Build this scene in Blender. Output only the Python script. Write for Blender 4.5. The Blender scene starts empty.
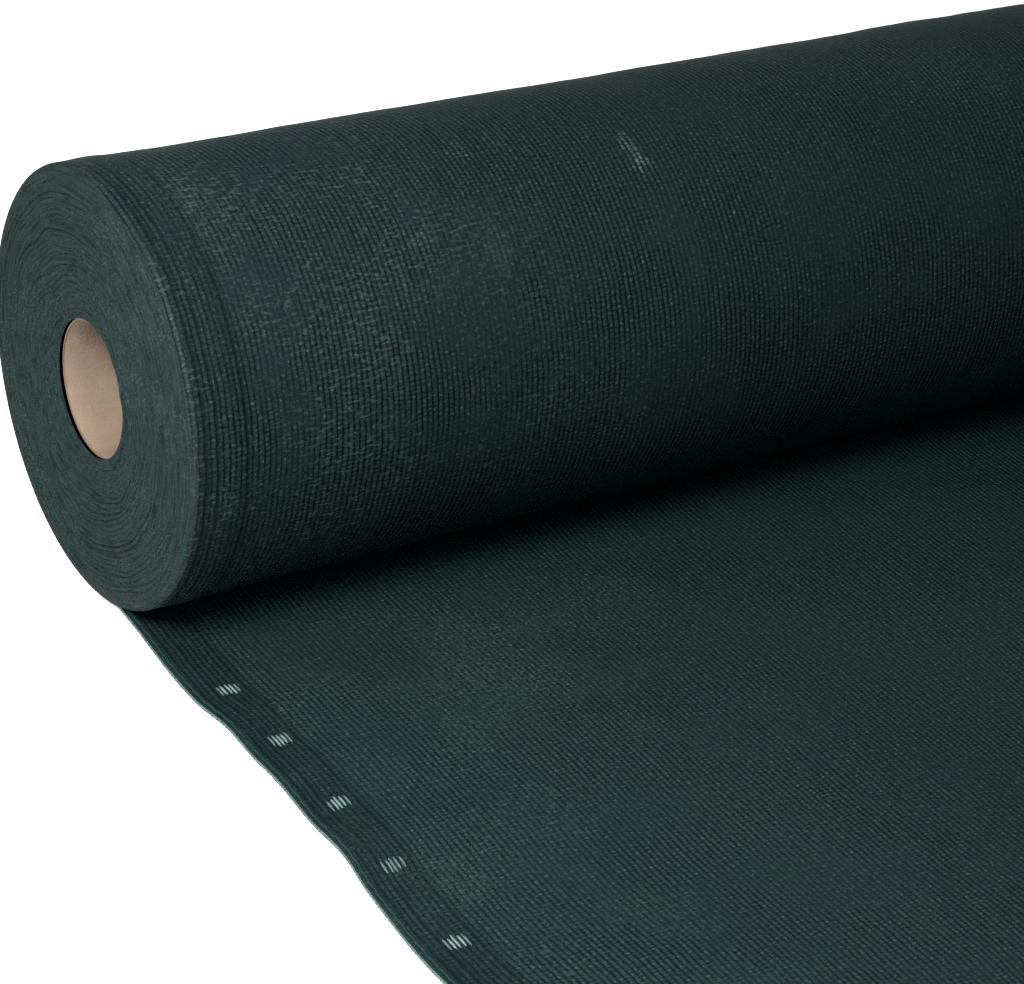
import bpy, math
import numpy as np
from mathutils import Matrix, Vector

scene = bpy.context.scene
col = scene.collection

# ------------------------------------------------------------------ camera
CAM = (-0.564705, -1.146954, 0.786852)
YAW, PITCH, ROLL, FPX = 0.608176, 0.516926, 0.0943262, 3229.955
W, H = 1024, 984
cam_data = bpy.data.cameras.new("camera")
cam = bpy.data.objects.new("camera", cam_data)
col.objects.link(cam)
cy, sy, cp, sp = math.cos(YAW), math.sin(YAW), math.cos(PITCH), math.sin(PITCH)
fwd = Vector((sy * cp, cy * cp, -sp))
rt = Vector((cy, -sy, 0))
up = rt.cross(fwd)
cr, sr = math.cos(ROLL), math.sin(ROLL)
X = cr * rt + sr * up
Y = -sr * rt + cr * up
m = Matrix((X, Y, -fwd)).transposed().to_4x4()
m.translation = CAM
cam.matrix_world = m
cam_data.sensor_fit = 'HORIZONTAL'
cam_data.sensor_width = 36.0
cam_data.lens = FPX * 36.0 / W
cam_data.clip_start = 0.01
cam_data.clip_end = 200.0
scene.camera = cam

# ------------------------------------------------------------------ world: an evenly white studio
world = bpy.data.worlds.new("World")
scene.world = world
world.use_nodes = True
bg = world.node_tree.nodes["Background"]
bg.inputs["Color"].default_value = (0.80, 0.92, 1.0, 1)
bg.inputs["Strength"].default_value = 0.50

# ------------------------------------------------------------------ studio lamps and an added fill
def softbox(name, loc, target, size, power, color=(1, 1, 1)):
    d = bpy.data.lights.new(name, 'AREA')
    d.shape = 'SQUARE'
    d.size = size
    d.energy = power
    d.color = color
    o = bpy.data.objects.new(name, d)
    col.objects.link(o)
    o.location = loc
    o.rotation_euler = (Vector(target) - Vector(loc)).to_track_quat('-Z', 'Y').to_euler()
    return o

softbox("overhead_softbox", (-1.0, 0.15, 2.4), (-0.1, 0.1, 0.0), 2.6, 82.0, (0.97, 0.985, 1.0))
softbox("side_softbox", (-0.46, -0.44, 0.72), (0.12, -0.10, 0.07), 0.30, 34.0, (1.0, 0.985, 0.96))

softbox("left_fill", (-2.2, -0.62, 0.55), (0.1, -0.05, 0.03), 0.9, 34.0, (0.95, 0.98, 1.0))  # unseen fill, added to brighten the crevice under the roll

scene.cycles.use_denoising = False
scene.view_settings.view_transform = 'Standard'
scene.view_settings.look = 'None'
scene.view_settings.exposure = 0.0
scene.view_settings.gamma = 1.0
scene.view_settings.use_curve_mapping = False

# ------------------------------------------------------------------ node helpers
class NT:
    def __init__(self, name):
        self.m = bpy.data.materials.new(name)
        self.m.use_nodes = True
        self.t = self.m.node_tree
        self.t.nodes.clear()
        self.out = self.n('ShaderNodeOutputMaterial')
        self.p = self.n('ShaderNodeBsdfPrincipled')
        self.l(self.p.outputs[0], self.out.inputs['Surface'])
    def n(self, k, **kw):
        nd = self.t.nodes.new(k)
        for a, b in kw.items():
            setattr(nd, a, b)
        return nd
    def l(self, a, b):
        self.t.links.new(a, b)
    def put(self, inp, v):
        if isinstance(v, bpy.types.NodeSocket):
            self.l(v, inp)
        else:
            inp.default_value = v
    def math(self, op, a, b=None, c=None, clamp=False):
        nd = self.n('ShaderNodeMath', operation=op, use_clamp=clamp)
        for i, v in enumerate((a, b, c)):
            if v is not None:
                self.put(nd.inputs[i], v)
        return nd.outputs[0]
    def noise(self, vec, scale, detail=2.0, rough=0.5):
        nd = self.n('ShaderNodeTexNoise')
        self.l(vec, nd.inputs['Vector'])
        nd.inputs['Scale'].default_value = scale
        nd.inputs['Detail'].default_value = detail
        nd.inputs['Roughness'].default_value = rough
        return nd.outputs['Fac']
    def ramp(self, f, lo, hi, a=0.0, b=1.0):
        nd = self.n('ShaderNodeMapRange', interpolation_type='SMOOTHSTEP')
        self.put(nd.inputs['Value'], f)
        nd.inputs['From Min'].default_value = lo
        nd.inputs['From Max'].default_value = hi
        nd.inputs['To Min'].default_value = a
        nd.inputs['To Max'].default_value = b
        return nd.outputs[0]
    def mix(self, f, a, b):
        nd = self.n('ShaderNodeMix', data_type='RGBA')
        self.put(nd.inputs['Factor'], f)
        self.put(nd.inputs['A'], a)
        self.put(nd.inputs['B'], b)
        return nd.outputs['Result']
    def scaled(self, vec, s):
        nd = self.n('ShaderNodeVectorMath', operation='MULTIPLY')
        self.l(vec, nd.inputs[0])
        nd.inputs[1].default_value = s
        return nd.outputs[0]

DARK = (0.0016, 0.0044, 0.0058, 1)
MID = (0.0050, 0.0150, 0.0143, 1)
LIGHT = (0.034, 0.062, 0.059, 1)
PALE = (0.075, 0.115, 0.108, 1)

RIB = 0.0028          # spacing of the knit chains
ST = 0.0022           # length of one stitch

SNAG_AND_CREASE_LIGHT = [(0.2535, 0.272, 0.0060, 0.0190, 0.45), (0.2560, 0.264, 0.0080, 0.0070, 0.35), (0.1640, 0.236, 0.0100, 0.0180, 0.16),
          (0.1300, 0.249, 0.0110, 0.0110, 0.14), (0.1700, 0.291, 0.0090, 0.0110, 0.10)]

def netting_material(name, DARK, MID, LIGHT, uneven):
    """Knitted shade net. UV are metres: u across the width, v along the length."""
    k = NT(name)
    uv = k.n('ShaderNodeUVMap').outputs[0]
    sep = k.n('ShaderNodeSeparateXYZ')
    k.l(uv, sep.inputs[0])
    u, v = sep.outputs[0], sep.outputs[1]
    # the chains wander a little
    wob = k.math('SUBTRACT', k.noise(uv, 22.0, 2.0), 0.5)
    wob2 = k.math('SUBTRACT', k.noise(uv, 90.0, 2.0), 0.5)
    uu = k.math('ADD', u, k.math('ADD', k.math('MULTIPLY', wob, 0.0025), k.math('MULTIPLY', wob2, 0.0012)))
    vv = k.math('ADD', v, k.math('MULTIPLY', wob2, 0.004))
    ru = k.math('DIVIDE', uu, RIB)
    row = k.math('FLOOR', ru)
    # each chain starts its stitches at its own offset
    wn = k.n('ShaderNodeTexWhiteNoise', noise_dimensions='1D')
    k.l(row, wn.inputs['W'])
    rv = k.math('ADD', k.math('DIVIDE', vv, ST), wn.outputs['Value'])
    rib = k.math('ABSOLUTE', k.math('SINE', k.math('MULTIPLY', ru, math.pi)))
    rib = k.math('POWER', rib, 0.8)
    bead = k.math('ABSOLUTE', k.math('SINE', k.math('MULTIPLY', rv, math.pi)))
    bead = k.math('POWER', bead, 0.6)
    knit = k.math('MULTIPLY', rib, k.math('ADD', k.math('MULTIPLY', bead, 0.55), 0.45))
    # the weft tapes that cross the chains, crumpled
    weft = k.noise(k.scaled(uv, (260.0, 900.0, 1.0)), 1.0, 3.0, 0.6)
    weft = k.ramp(weft, 0.35, 0.7)
    # crumple and looseness of individual stitches
    fleck = k.noise(k.scaled(uv, (620.0, 560.0, 1.0)), 1.0, 2.0, 0.65)
    glint = k.ramp(fleck, 0.54, 0.72)  # sparkle of the glossy tapes, painted in as lighter colour
    # slow changes of how tight the knit is
    tight = k.ramp(k.noise(uv, 16.0, 4.0, 0.65), 0.36, 0.64, 0.40 - 0.25 * uneven, 1.0)
    patch = k.noise(uv, 5.0, 4.0, 0.6)
    h = k.math('ADD', k.math('MULTIPLY', knit, 0.75), k.math('MULTIPLY', weft, 0.25))
    h2 = k.math('MULTIPLY', k.math('SUBTRACT', h, 0.55), tight)
    h2 = k.math('ADD', h2, 0.5)
    c = k.mix(k.ramp(h2, 0.22, 0.72), DARK, MID)
    c = k.mix(k.math('MULTIPLY', k.math('MULTIPLY', glint, k.ramp(h2, 0.3, 0.75)), 0.65), c, LIGHT)
    # loose weft tapes show as short pale dashes across the chains, in uneven patches; thickened at the left end to paint in its light
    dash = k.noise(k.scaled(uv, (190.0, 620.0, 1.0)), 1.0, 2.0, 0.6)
    loose_lit = k.math('MULTIPLY', k.ramp(k.noise(uv, 19.0, 4.0, 0.6), 0.36, 0.68), k.ramp(u, 0.08, 0.24, 1.0, 0.12))
    c = k.mix(k.math('MULTIPLY', k.math('MULTIPLY', k.ramp(dash, 0.52, 0.70), loose_lit), 0.20 + 0.28 * uneven), c, LIGHT)
    gap = k.math('MULTIPLY', k.ramp(dash, 0.46, 0.30), k.ramp(k.noise(uv, 31.0, 4.0, 0.65), 0.45, 0.65))
    c = k.mix(k.math('MULTIPLY', gap, 0.3 + 0.5 * uneven), c, DARK)
    # the hem is knitted denser and darker
    hemf = k.math('MULTIPLY', k.ramp(u, 0.024, 0.031, 1.0, 0.0), k.ramp(k.noise(uv, 40.0, 3.0, 0.6), 0.3, 0.6, 0.25, 0.75))
    c = k.mix(k.math('MULTIPLY', hemf, 0.6 - 0.3 * uneven), c, DARK)
    # hem band along the edge: two stitched lines and a denser weave
    if uneven >= 0:
        for (pos, wid, amt, colr) in ((0.0062, 0.0010, 0.55, DARK),
                                      (0.0115, 0.0011, 0.60, DARK), (0.0255, 0.0012, 0.55, DARK)):
            d = k.math('ABSOLUTE', k.math('SUBTRACT', uu, pos))
            f = k.ramp(d, wid * 0.4, wid * 1.3, 1.0, 0.0)
            f = k.math('MULTIPLY', f, k.math('ADD', k.math('MULTIPLY', bead, 0.6), 0.4))
            c = k.mix(k.math('MULTIPLY', f, amt), c, colr)
    # pale flecks in random patches, heavier leftward to paint in the lit end
    lit_flecks = k.math('MULTIPLY', k.ramp(patch, 0.52, 0.72), k.ramp(fleck, 0.42, 0.70))
    c = k.mix(k.math('MULTIPLY', lit_flecks, k.ramp(u, 0.08, 0.3, 0.4, 0.12)), c, LIGHT)
    # a pale snag mark, and painted highlights for creases that catch light
    for (su, sv, ru_, rv_, amt) in SNAG_AND_CREASE_LIGHT:
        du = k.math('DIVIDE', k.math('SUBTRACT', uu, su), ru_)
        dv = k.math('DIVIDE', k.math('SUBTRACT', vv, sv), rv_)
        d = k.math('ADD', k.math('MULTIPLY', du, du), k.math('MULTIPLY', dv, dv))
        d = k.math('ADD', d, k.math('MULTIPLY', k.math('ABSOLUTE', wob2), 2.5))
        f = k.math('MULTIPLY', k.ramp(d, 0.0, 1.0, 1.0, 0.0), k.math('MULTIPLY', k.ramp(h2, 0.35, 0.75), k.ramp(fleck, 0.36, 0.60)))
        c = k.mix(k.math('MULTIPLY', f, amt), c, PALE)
    k.l(c, k.p.inputs['Base Color'])
    k.p.inputs['Roughness'].default_value = 0.52
    k.p.inputs['Specular IOR Level'].default_value = 0.04
    k.p.inputs['Sheen Weight'].default_value = 0.0
    k.p.inputs['Sheen Roughness'].default_value = 0.5
    b = k.n('ShaderNodeBump')
    b.inputs['Strength'].default_value = 0.85
    b.inputs['Distance'].default_value = 0.00034
    k.l(k.math('ADD', h2, k.math('MULTIPLY', fleck, 1.1)), b.inputs['Height'])
    k.l(b.outputs[0], k.p.inputs['Normal'])
    return k.m

def end_material():
    k = NT("netting_edges")
    uv = k.n('ShaderNodeUVMap').outputs[0]          # u = angle * r, v = r
    obj = k.n('ShaderNodeTexCoord').outputs['Object']
    streak = k.noise(k.scaled(uv, (60.0, 900.0, 1.0)), 1.0, 3.0, 0.6)
    speck = k.noise(obj, 750.0, 2.0, 0.7)
    patch = k.noise(obj, 26.0, 3.0, 0.55)
    c = k.mix(k.ramp(streak, 0.3, 0.7), (0.0024, 0.0050, 0.0049, 1), (0.0066, 0.0124, 0.0120, 1))
    c = k.mix(k.math('MULTIPLY', k.ramp(speck, 0.50, 0.72), k.ramp(patch, 0.35, 0.65, 0.2, 0.9)), c, (0.0135, 0.0235, 0.0222, 1))
    k.l(c, k.p.inputs['Base Color'])
    k.p.inputs['Roughness'].default_value = 0.85
    k.p.inputs['Specular IOR Level'].default_value = 0.03
    b = k.n('ShaderNodeBump')
    b.inputs['Strength'].default_value = 0.7
    b.inputs['Distance'].default_value = 0.0008
    k.l(k.math('ADD', streak, speck), b.inputs['Height'])
    k.l(b.outputs[0], k.p.inputs['Normal'])
    return k.m

def cardboard_material():
    k = NT("cardboard")
    obj = k.n('ShaderNodeTexCoord').outputs['Object']
    f = k.noise(k.scaled(obj, (40.0, 160.0, 160.0)), 1.0, 4.0, 0.6)
    g = k.noise(obj, 700.0, 2.0, 0.6)
    c = k.mix(f, (0.074, 0.052, 0.037, 1), (0.104, 0.075, 0.054, 1))
    c = k.mix(k.math('MULTIPLY', k.ramp(g, 0.5, 0.75), 0.25), c, (0.055, 0.037, 0.026, 1))
    k.l(c, k.p.inputs['Base Color'])
    k.p.inputs['Roughness'].default_value = 0.85
    k.p.inputs['Specular IOR Level'].default_value = 0.2
    b = k.n('ShaderNodeBump')
    b.inputs['Strength'].default_value = 0.25
    b.inputs['Distance'].default_value = 0.0004
    k.l(k.math('ADD', f, g), b.inputs['Height'])
    k.l(b.outputs[0], k.p.inputs['Normal'])
    return k.m

def yarn_material(name, a, b_):
    k = NT(name)
    obj = k.n('ShaderNodeTexCoord').outputs['Object']
    f = k.noise(obj, 1500.0, 2.0, 0.6)
    k.l(k.mix(k.ramp(f, 0.3, 0.7), a, b_), k.p.inputs['Base Color'])
    k.p.inputs['Roughness'].default_value = 0.5
    k.p.inputs['Specular IOR Level'].default_value = 0.10
    return k.m

def table_material():
    k = NT("white_table")
    obj = k.n('ShaderNodeTexCoord').outputs['Object']
    f = k.noise(obj, 9.0, 3.0, 0.5)
    k.l(k.mix(f, (0.90, 0.90, 0.90, 1), (0.93, 0.93, 0.93, 1)), k.p.inputs['Base Color'])
    k.p.inputs['Roughness'].default_value = 0.6
    k.p.inputs['Specular IOR Level'].default_value = 0.2
    return k.m

# wound many layers deep the net is nearly black-green; one layer over the white surface reads greener
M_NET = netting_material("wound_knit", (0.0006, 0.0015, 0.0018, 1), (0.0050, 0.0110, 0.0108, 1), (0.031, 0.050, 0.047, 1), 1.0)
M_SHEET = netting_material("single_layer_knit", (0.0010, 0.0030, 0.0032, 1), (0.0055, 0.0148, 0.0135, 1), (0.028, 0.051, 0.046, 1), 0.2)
M_END = end_material()
M_CARD = cardboard_material()
M_YARN = yarn_material("dark_yarn", DARK, MID)
M_PALE = yarn_material("selvage_yarn", (0.014, 0.027, 0.026, 1), (0.055, 0.085, 0.08, 1))
M_FLOAT = yarn_material("loose_yarn", (0.035, 0.060, 0.056, 1), (0.085, 0.118, 0.110, 1))
M_TABLE = table_material()

# ------------------------------------------------------------------ mesh helpers
def mesh_obj(name, verts, faces, mat, parent=None, uvs=None, smooth=True):
    me = bpy.data.meshes.new(name)
    verts = np.ascontiguousarray(verts, dtype=np.float32).reshape(-1, 3)
    faces = np.ascontiguousarray(faces, dtype=np.int32)
    nf, k = faces.shape
    me.vertices.add(len(verts))
    me.vertices.foreach_set("co", verts.ravel())
    me.loops.add(nf * k)
    me.loops.foreach_set("vertex_index", faces.ravel())
    me.polygons.add(nf)
    me.polygons.foreach_set("loop_start", np.arange(0, nf * k, k, dtype=np.int32))
    me.update(calc_edges=True)
    if uvs is not None:
        layer = me.uv_layers.new(name="UVMap")
        layer.data.foreach_set("uv", np.ascontiguousarray(uvs, dtype=np.float32).reshape(-1, 2)[faces.ravel()].ravel())
    me.polygons.foreach_set("use_smooth", np.full(nf, smooth, dtype=bool))
    me.materials.append(mat)
    me.validate()
    o = bpy.data.objects.new(name, me)
    col.objects.link(o)
    if parent is not None:
        o.parent = parent
    return o

def grid_faces(n, m_, close=False):
    """quads of an n x m vertex grid (index i*m+j); close wraps j"""
    i = np.arange(n - 1)[:, None]
    j = np.arange(m_ if close else m_ - 1)[None, :]
    j2 = (j + 1) % m_
    a = i * m_ + j
    b = (i + 1) * m_ + j
    c = (i + 1) * m_ + j2
    d = i * m_ + j2
    return np.stack([a, b, c, d], -1).reshape(-1, 4)

def tubes(paths, r, seg=8, swell=0.0):
    """several round yarns as one part; paths are lists of points"""
    V, F = [], []
    base = 0
    for P in paths:
        P = np.asarray(P, float)
        n = len(P)
        T = np.gradient(P, axis=0)
        T /= np.linalg.norm(T, axis=1)[:, None] + 1e-12
        ref = np.array([0, 0, 1.0]) if abs(T[:, 2]).max() < 0.9 else np.array([1.0, 0, 0])
        A = np.cross(T, ref)
        A /= np.linalg.norm(A, axis=1)[:, None]
        B = np.cross(T, A)
        t = np.linspace(0, 2 * np.pi, seg, endpoint=False)
        rad = (r * (1 + swell * np.linspace(-1, 1, n) ** 2))[:, None, None]
        ring = P[:, None, :] + rad * (np.cos(t)[None, :, None] * A[:, None, :] + np.sin(t)[None, :, None] * B[:, None, :])
        V.append(ring.reshape(-1, 3))
        F.append(grid_faces(n, seg, True) + base)
        base += n * seg
    return np.concatenate(V), np.concatenate(F)

rng = np.random.default_rng(7)

def smooth_noise(x, y, sx, sy, seed):
    """value noise on a lattice, smooth, about -1..1"""
    g = np.random.default_rng(seed).uniform(-1, 1, (64, 64))
    a, b = x / sx, y / sy
    i, j = np.floor(a).astype(int), np.floor(b).astype(int)
    fa, fb = a - i, b - j
    fa = fa * fa * (3 - 2 * fa)
    fb = fb * fb * (3 - 2 * fb)
    G = lambda p, q: g[p % 64, q % 64]
    return (G(i, j) * (1 - fa) * (1 - fb) + G(i + 1, j) * fa * (1 - fb)
            + G(i, j + 1) * (1 - fa) * fb + G(i + 1, j + 1) * fa * fb)

# ------------------------------------------------------------------ ground
GROUND_Z = -0.0024
t = np.linspace(0, 2 * np.pi, 96, endpoint=False)
rr = np.array([0.0001, 0.5, 1, 2, 4, 8, 16, 30])
gv = np.stack([rr[:, None] * np.cos(t), rr[:, None] * np.sin(t), np.full((len(rr), 96), GROUND_Z)], -1)
ground = mesh_obj("ground", gv.reshape(-1, 3), grid_faces(len(rr), 96, True), M_TABLE)
ground["kind"] = "structure"
ground["label"] = "plain white surface under the roll of netting"

# ------------------------------------------------------------------ the roll
R = 0.100
R_CORE = 0.0325
LENGTH = 1.6
GAP = -0.0001         # the roll rests on its own loose sheet
ZC = R + GAP

roll = bpy.data.objects.new("netting_roll", None)
col.objects.link(roll)
roll.empty_display_size = 0.1
roll["label"] = "roll of dark green knitted shade netting on a cardboard tube, partly unrolled"
roll["category"] = "netting roll"

CORNER = 0.0036

def flare(x):
    return 0.0019 * np.exp(-x / 0.14)

# wound body: rounded near edge, cylinder, far end closed by a flat ring
ang_n = 720
th = np.linspace(0, 2 * np.pi, ang_n, endpoint=False)
ca = np.linspace(0, np.pi / 2, 12)
prof_x = list(CORNER * (1 - np.sin(ca)))[::-1]
prof_x = [CORNER * (1 - math.cos(a)) for a in ca]
prof_r = [R - CORNER + CORNER * math.sin(a) for a in ca]
xs_fine = np.arange(CORNER + 0.001, 0.62, 0.001)
xs_far = np.linspace(0.63, LENGTH, 60)
prof_x = np.array(prof_x + list(xs_fine) + list(xs_far))
prof_r = np.array(prof_r + [R] * (len(xs_fine) + len(xs_far)))
PX, TH = np.meshgrid(prof_x, th, indexing='ij')
PR = np.repeat(prof_r[:, None], ang_n, 1) + flare(PX)
S = TH * R
amp = np.clip(PX / 0.03, 0.25, 1)
hem = 0.0005 * np.exp(-((PX - 0.0185) / 0.007) ** 2)
def wrap_noise(sx, st, seed):
    n = max(1, int(round(2 * np.pi * R / st)))
    g = np.random.default_rng(seed).uniform(-1, 1, (64, n))
    a = PX / sx
    b = TH / (2 * np.pi) * n
    i, j = np.floor(a).astype(int), np.floor(b).astype(int)
    fa, fb = a - i, b - j
    fa = fa * fa * (3 - 2 * fa); fb = fb * fb * (3 - 2 * fb)
    G = lambda p, q: g[p % 64, q % n]
    return (G(i, j) * (1 - fa) * (1 - fb) + G(i + 1, j) * fa * (1 - fb)
            + G(i, j + 1) * (1 - fa) * fb + G(i + 1, j + 1) * fa * fb)
PR = PR + hem + amp * (0.0006 * wrap_noise(0.07, 0.10, 3) + 0.00035 * wrap_noise(0.022, 0.05, 4)
                       + 0.00012 * wrap_noise(0.009, 0.02, 5))
bx = PX
by = -PR * np.sin(TH)
bz = ZC - PR * np.cos(TH)           # theta 0 = bottom, grows towards the viewer
arc = np.concatenate([[0], np.cumsum(np.hypot(np.diff(prof_x), np.diff(prof_r)))])
uvu = np.repeat((arc - CORNER * 0.57)[:, None], ang_n, 1)
# the seam of the coordinates lies at the bottom of the roll
verts = np.stack([bx, by, bz], -1)
verts = np.concatenate([verts, verts[:, :1]], 1)
uvr = np.stack([uvu, S], -1)
uvr = np.concatenate([uvr, np.stack([uvu[:, :1], np.full_like(uvu[:, :1], 2 * np.pi * R)], -1)], 1)
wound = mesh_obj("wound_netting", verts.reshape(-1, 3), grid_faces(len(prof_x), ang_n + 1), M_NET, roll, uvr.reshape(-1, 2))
wound["label"] = "dark green outer turn of the netting"

# the hem's buttonholes on the wound part lie over dark layers
for sv in (0.153, 0.203):
    paths = []
    for du in np.linspace(-0.0042, 0.0042, 5):
        s_ = np.linspace(-1, 1, 13)
        a_ = (sv + 0.0040 * s_) / R
        rad_ = R + flare(0.0172 + du) + 0.0002 - 0.0007 * s_ ** 2
        paths.append(np.stack([np.full(13, 0.0172 + du), -rad_ * np.sin(a_), ZC - rad_ * np.cos(a_)], -1))
    v, f = tubes(paths, 0.00050, 8, -0.35)
    eye = mesh_obj("eyelet", v, f, M_YARN, wound)
    eye["label"] = "dark ladder-like buttonhole in the hem of the wound netting"

# end faces: edges of the wound layers
def end_face(x0, sign, nr, na, seed):
    r = np.linspace(R_CORE - 0.0004, R - CORNER * 0.15, nr)
    a = np.linspace(0, 2 * np.pi, na, endpoint=False)
    RR, AA = np.meshgrid(r, a, indexing='ij')
    f = (RR - R_CORE) / (R - R_CORE)
    # layers are not perfect circles: they sag and kink more near the tube
    wob = (0.0016 * (1 - f) * np.sin(2 * AA + 0.8) + 0.0010 * np.sin(3 * AA + 2.0 + 5 * f)
           + 0.0011 * smooth_noise(AA * 5.0927 + 40, RR, 2.0, 0.012, seed) + 0.0007 * smooth_noise(AA * 10.186 + 90, RR, 2.0, 0.006, seed + 1))
    edge = np.clip(np.minimum(f / 0.06, (0.955 - f) / 0.10), 0, 1)
    pitch = 0.0024
    ph = (RR - R_CORE + wob * edge * 1.3) / pitch - AA / (2 * np.pi)
    lay = np.floor(ph).astype(int)
    fr = ph - lay
    g = np.random.default_rng(seed + 9)
    off = g.uniform(-1, 1, 200)
    off2 = g.uniform(0, 1, 200)
    o = off[lay % 200] * 0.0006
    ridge = np.sin(np.pi * fr) ** 0.38
    dep = ridge * (0.0006 + 0.0010 * off2[lay % 200]) + o * np.minimum(1, 4 * np.minimum(fr, 1 - fr))
    dep += 0.0006 * smooth_noise(AA * 5.0927, RR, 1.0, 0.02, seed + 3)
    dep = dep * edge + 0.0012 * np.sin(np.pi * np.clip(f / 0.955, 0, 1))
    sink = 0.0010 * np.exp(-f / 0.05)
    rim = np.clip((RR - (R - CORNER)) / CORNER, 0, 1)
    dep = dep - CORNER * (1 - np.sqrt(1 - rim ** 2))
    xx = x0 - sign * (dep - sink)
    RR = RR + flare(0) * np.clip(f, 0, 1) * (1 if sign > 0 else 0)
    v = np.stack([xx, -RR * np.sin(AA) + 0.0006 * (1 - f), ZC - RR * np.cos(AA)], -1)
    u = np.stack([AA * R, RR], -1)
    v = np.concatenate([v, v[:, :1]], 1)
    u = np.concatenate([u, np.stack([np.full((nr, 1), 2 * np.pi * R), RR[:, :1]], -1)], 1)
    F = grid_faces(nr, na + 1)
    if sign < 0:
        F = F[:, ::-1]
    return v.reshape(-1, 3), F, u.reshape(-1, 2)

v, F, u = end_face(-0.00005, 1, 420, 720, 11)
ef = mesh_obj("end_face", v, F, M_END, wound, u)
ef["label"] = "grey green end of the roll showing the wound layers"
v, F, u = end_face(LENGTH, -1, 60, 120, 31)
v[:, 0] = LENGTH + (v[:, 0] - LENGTH) * 0.5
mesh_obj("end_face", v, F, M_END, wound, u)

# cardboard tube, slightly inside the roll
ro, ri = R_CORE - 0.0002, R_CORE - 0.0014
xa, xb = 0.0028, LENGTH - 0.004
prof = [(xa, ro), (xa, ro - 0.0006), (xa - 0.0003, ro - 0.0012), (xa, ri + 0.0004), (xa + 0.0008, ri)]
prof += [(x, ri) for x in np.linspace(xa + 0.01, xb - 0.01, 80)] + [(xb - 0.0008, ri), (xb, ri + 0.0004), (xb, ro), ]
prof += [(x, ro) for x in np.linspace(xb - 0.01, xa + 0.01, 20)] + [(xa, ro)]
prof = np.array(prof)
t = np.linspace(0, 2 * np.pi, 128, endpoint=False)
v = np.stack([np.repeat(prof[:, :1], 128, 1), -prof[:, 1:] * np.sin(t) + 0.0006, ZC - prof[:, 1:] * np.cos(t)], -1)
tube = mesh_obj("cardboard_tube", v.reshape(-1, 3), grid_faces(len(prof), 128, True), M_CARD, roll)
tube["label"] = "brown cardboard core tube in the middle of the roll"

# ------------------------------------------------------------------ the loose sheet
EYE_U = 0.0172
EYE_Y = [-0.1081, -0.1515, -0.2043, -0.2509, -0.3052]
EYE_W, EYE_L = 0.0120, 0.0125

y_edge = np.array([0.06, 0.0, -0.03, -0.0527, -0.0861, -0.1105, -0.1381, -0.1651, -0.1938, -0.2154, -0.2411, -0.2605, -0.2802, -0.3033, -0.3255, -0.36, -0.41, -0.46, -0.52, -0.60, -0.70, -0.90])[::-1]
x_edge = np.array([0.003, 0.002, 0.001, 0.0012, 0.0004, 0.0004, 0.0030, 0.0026, 0.0022, 0.0016, 0.0020, -0.0002, -0.0018, -0.0027, -0.003, -0.001, 0.002, 0.0, -0.002, 0.001, 0.0, 0.0])[::-1]

def cubic(x, xp, fp):
    m_ = np.gradient(fp, xp)
    i = np.clip(np.searchsorted(xp, x) - 1, 0, len(xp) - 2)
    h = xp[i + 1] - xp[i]
    s = (x - xp[i]) / h
    return ((2 * s**3 - 3 * s**2 + 1) * fp[i] + (s**3 - 2 * s**2 + s) * h * m_[i]
            + (-2 * s**3 + 3 * s**2) * fp[i + 1] + (s**3 - s**2) * h * m_[i + 1])

# the hem ripples: it lifts between the eyelets
y_lift = np.array([0.06, 0.0, -0.05, -0.09, -0.108, -0.132, -0.152, -0.178, -0.204, -0.232, -0.251, -0.275, -0.305, -0.335, -0.36, -0.40, -0.45, -0.50, -0.60, -0.90])[::-1]
z_lift = np.array([0.0, 0.0, 0.0003, 0.0002, 0.0, 0.0030, 0.0, 0.0034, 0.0, 0.0040, 0.0010, 0.0008, 0.0, 0.0026, 0.0010, 0.0028, 0.0010, 0.002, 0.001, 0.0])[::-1] * 0.38

def sheet_pos(U, YY):
    ex = cubic(YY, y_edge, x_edge)
    x = U + ex * np.exp(-U / 0.06)
    far = np.clip((-YY - 0.02) / 0.08, 0, 1)
    lift = cubic(YY, y_lift, z_lift) * np.exp(-((U / 0.035) ** 1.3))
    z = 0.0005 + lift + far * (0.0026 * (1 + smooth_noise(U + 3, YY + 3, 0.13, 0.10, 21))
                               + 0.0006 * (1 + smooth_noise(U + 3, YY + 3, 0.045, 0.05, 22)))
    z = z + far * 0.00012 * smooth_noise(U + 3, YY + 3, 0.012, 0.016, 23)
    # hem is a doubled strip, the very edge turns down
    z = z + 0.0001 * np.exp(-((U - 0.018) / 0.011) ** 4) - 0.0006 * np.exp(-U / 0.0015)
    # it still hugs the roll for the first centimetres and then eases down to the table
    y0 = -0.028
    base = -GROUND_Z + GAP - 0.0005
    hug = base + R - np.sqrt(np.maximum(R * R - YY * YY, 0))
    crest = base + R - math.sqrt(R * R - y0 * y0)
    ease = crest * np.exp(-((YY - y0) / 0.034) ** 2)
    z = np.where(YY > y0, hug, z * (1 - np.exp(-((YY - y0) / 0.034) ** 2)) + ease)
    return np.stack([x, YY, np.maximum(z, 0.0004) + GROUND_Z], -1)

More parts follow.
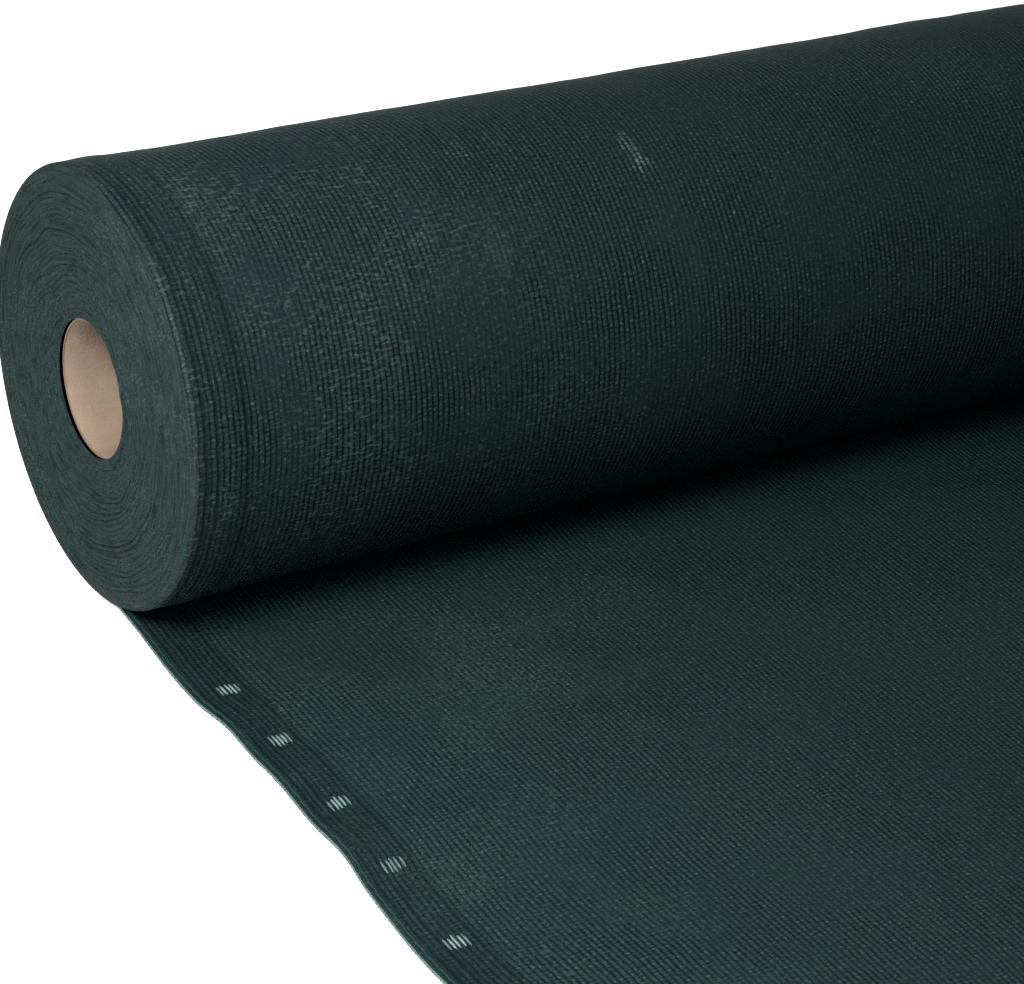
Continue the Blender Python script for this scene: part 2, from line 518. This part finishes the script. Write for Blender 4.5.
us = [np.arange(0, 0.04, 0.0008), np.arange(0.04, 0.62, 0.002), np.linspace(0.62, LENGTH, 40)]
us = np.concatenate(us)
us = us[(np.abs(us - (EYE_U - EYE_W / 2)) > 0.0003) & (np.abs(us - (EYE_U + EYE_W / 2)) > 0.0003)]
us = np.sort(np.concatenate([us, [EYE_U - EYE_W / 2, EYE_U + EYE_W / 2]]))
ys = np.concatenate([np.arange(0.012, -0.46, -0.0016), np.linspace(-0.462, -0.85, 60)])
eb = np.array([e + s * EYE_L / 2 for e in EYE_Y for s in (-1, 1)])
ys = ys[np.min(np.abs(ys[:, None] - eb[None, :]), 1) > 0.0005]
ys = np.sort(np.concatenate([ys, eb]))[::-1]
U, YY = np.meshgrid(us, ys, indexing='ij')
P = sheet_pos(U, YY)
F = grid_faces(len(us), len(ys))[:, ::-1]
uv = np.stack([U, -YY + 1.0], -1)
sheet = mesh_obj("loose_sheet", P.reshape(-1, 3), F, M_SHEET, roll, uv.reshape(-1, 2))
sheet["label"] = "flat unrolled length of dark green netting"
sol = sheet.modifiers.new("thickness", 'SOLIDIFY')
sol.thickness = 0.0004
sol.offset = 1.0

# buttonholes knitted into the hem: a few pale loose floats side by side
for n_, e in enumerate(EYE_Y):
    paths = []
    for q, du in enumerate(np.linspace(-0.0042, 0.0042, 5)):
        half = EYE_L / 2 * (1.0 - 0.12 * abs(q - 2) / 2 + rng.uniform(-0.22, 0.12))
        s_ = np.linspace(-1, 1, 15)
        p = sheet_pos(EYE_U + du + 0.0003 * rng.uniform(-1, 1) * (1 - s_ ** 2), e + half * s_ + 0.0006 * rng.uniform(-1, 1))
        p[:, 2] += 0.00050 - 0.0006 * s_ ** 2 - 0.00015 * ((q - 2) / 2) ** 2
        paths.append(p)
    v, f = tubes(paths, 0.00058, 8, -0.75)
    eye = mesh_obj("eyelet", v, f, M_PALE if n_ == 3 else M_FLOAT, sheet)
    if n_ != 3:                       # the outer floats of each buttonhole are darker yarn
        eye.data.materials.append(M_PALE)
        idx = np.zeros((5, len(f) // 5), np.int32)
        idx[0] = idx[4] = 1
        eye.data.polygons.foreach_set("material_index", idx.ravel())
        eye["label"] = "pale ladder-like buttonhole in the hem"
    else:
        eye["label"] = "dim grey green ladder-like buttonhole in the hem"

# selvage cord along the hem
yy = np.arange(0.0, -0.85, -0.0008)
p1 = sheet_pos(np.full(len(yy), 0.0002), yy)
ph = yy / 0.0034 * 2 * np.pi
a = p1.copy(); a[:, 2] += 0.0007 + 0.0003 * np.sin(ph); a[:, 0] += 0.0003 * np.cos(ph)
b = p1.copy(); b[:, 2] += 0.0007 - 0.0003 * np.sin(ph); b[:, 0] -= 0.0003 * np.cos(ph)
v, f = tubes([a, b], 0.00035, 6)
mesh_obj("selvage", v, f, M_PALE, sheet)

# a second, darker cord just inside it closes the folded hem
c = sheet_pos(np.full(len(yy), 0.0030), yy); c[:, 2] += 0.0007; c[:, 0] += 0.0002 * np.sin(ph * 0.4)
v, f = tubes([c], 0.0009, 8)
mesh_obj("hem_cord", v, f, M_YARN, sheet)
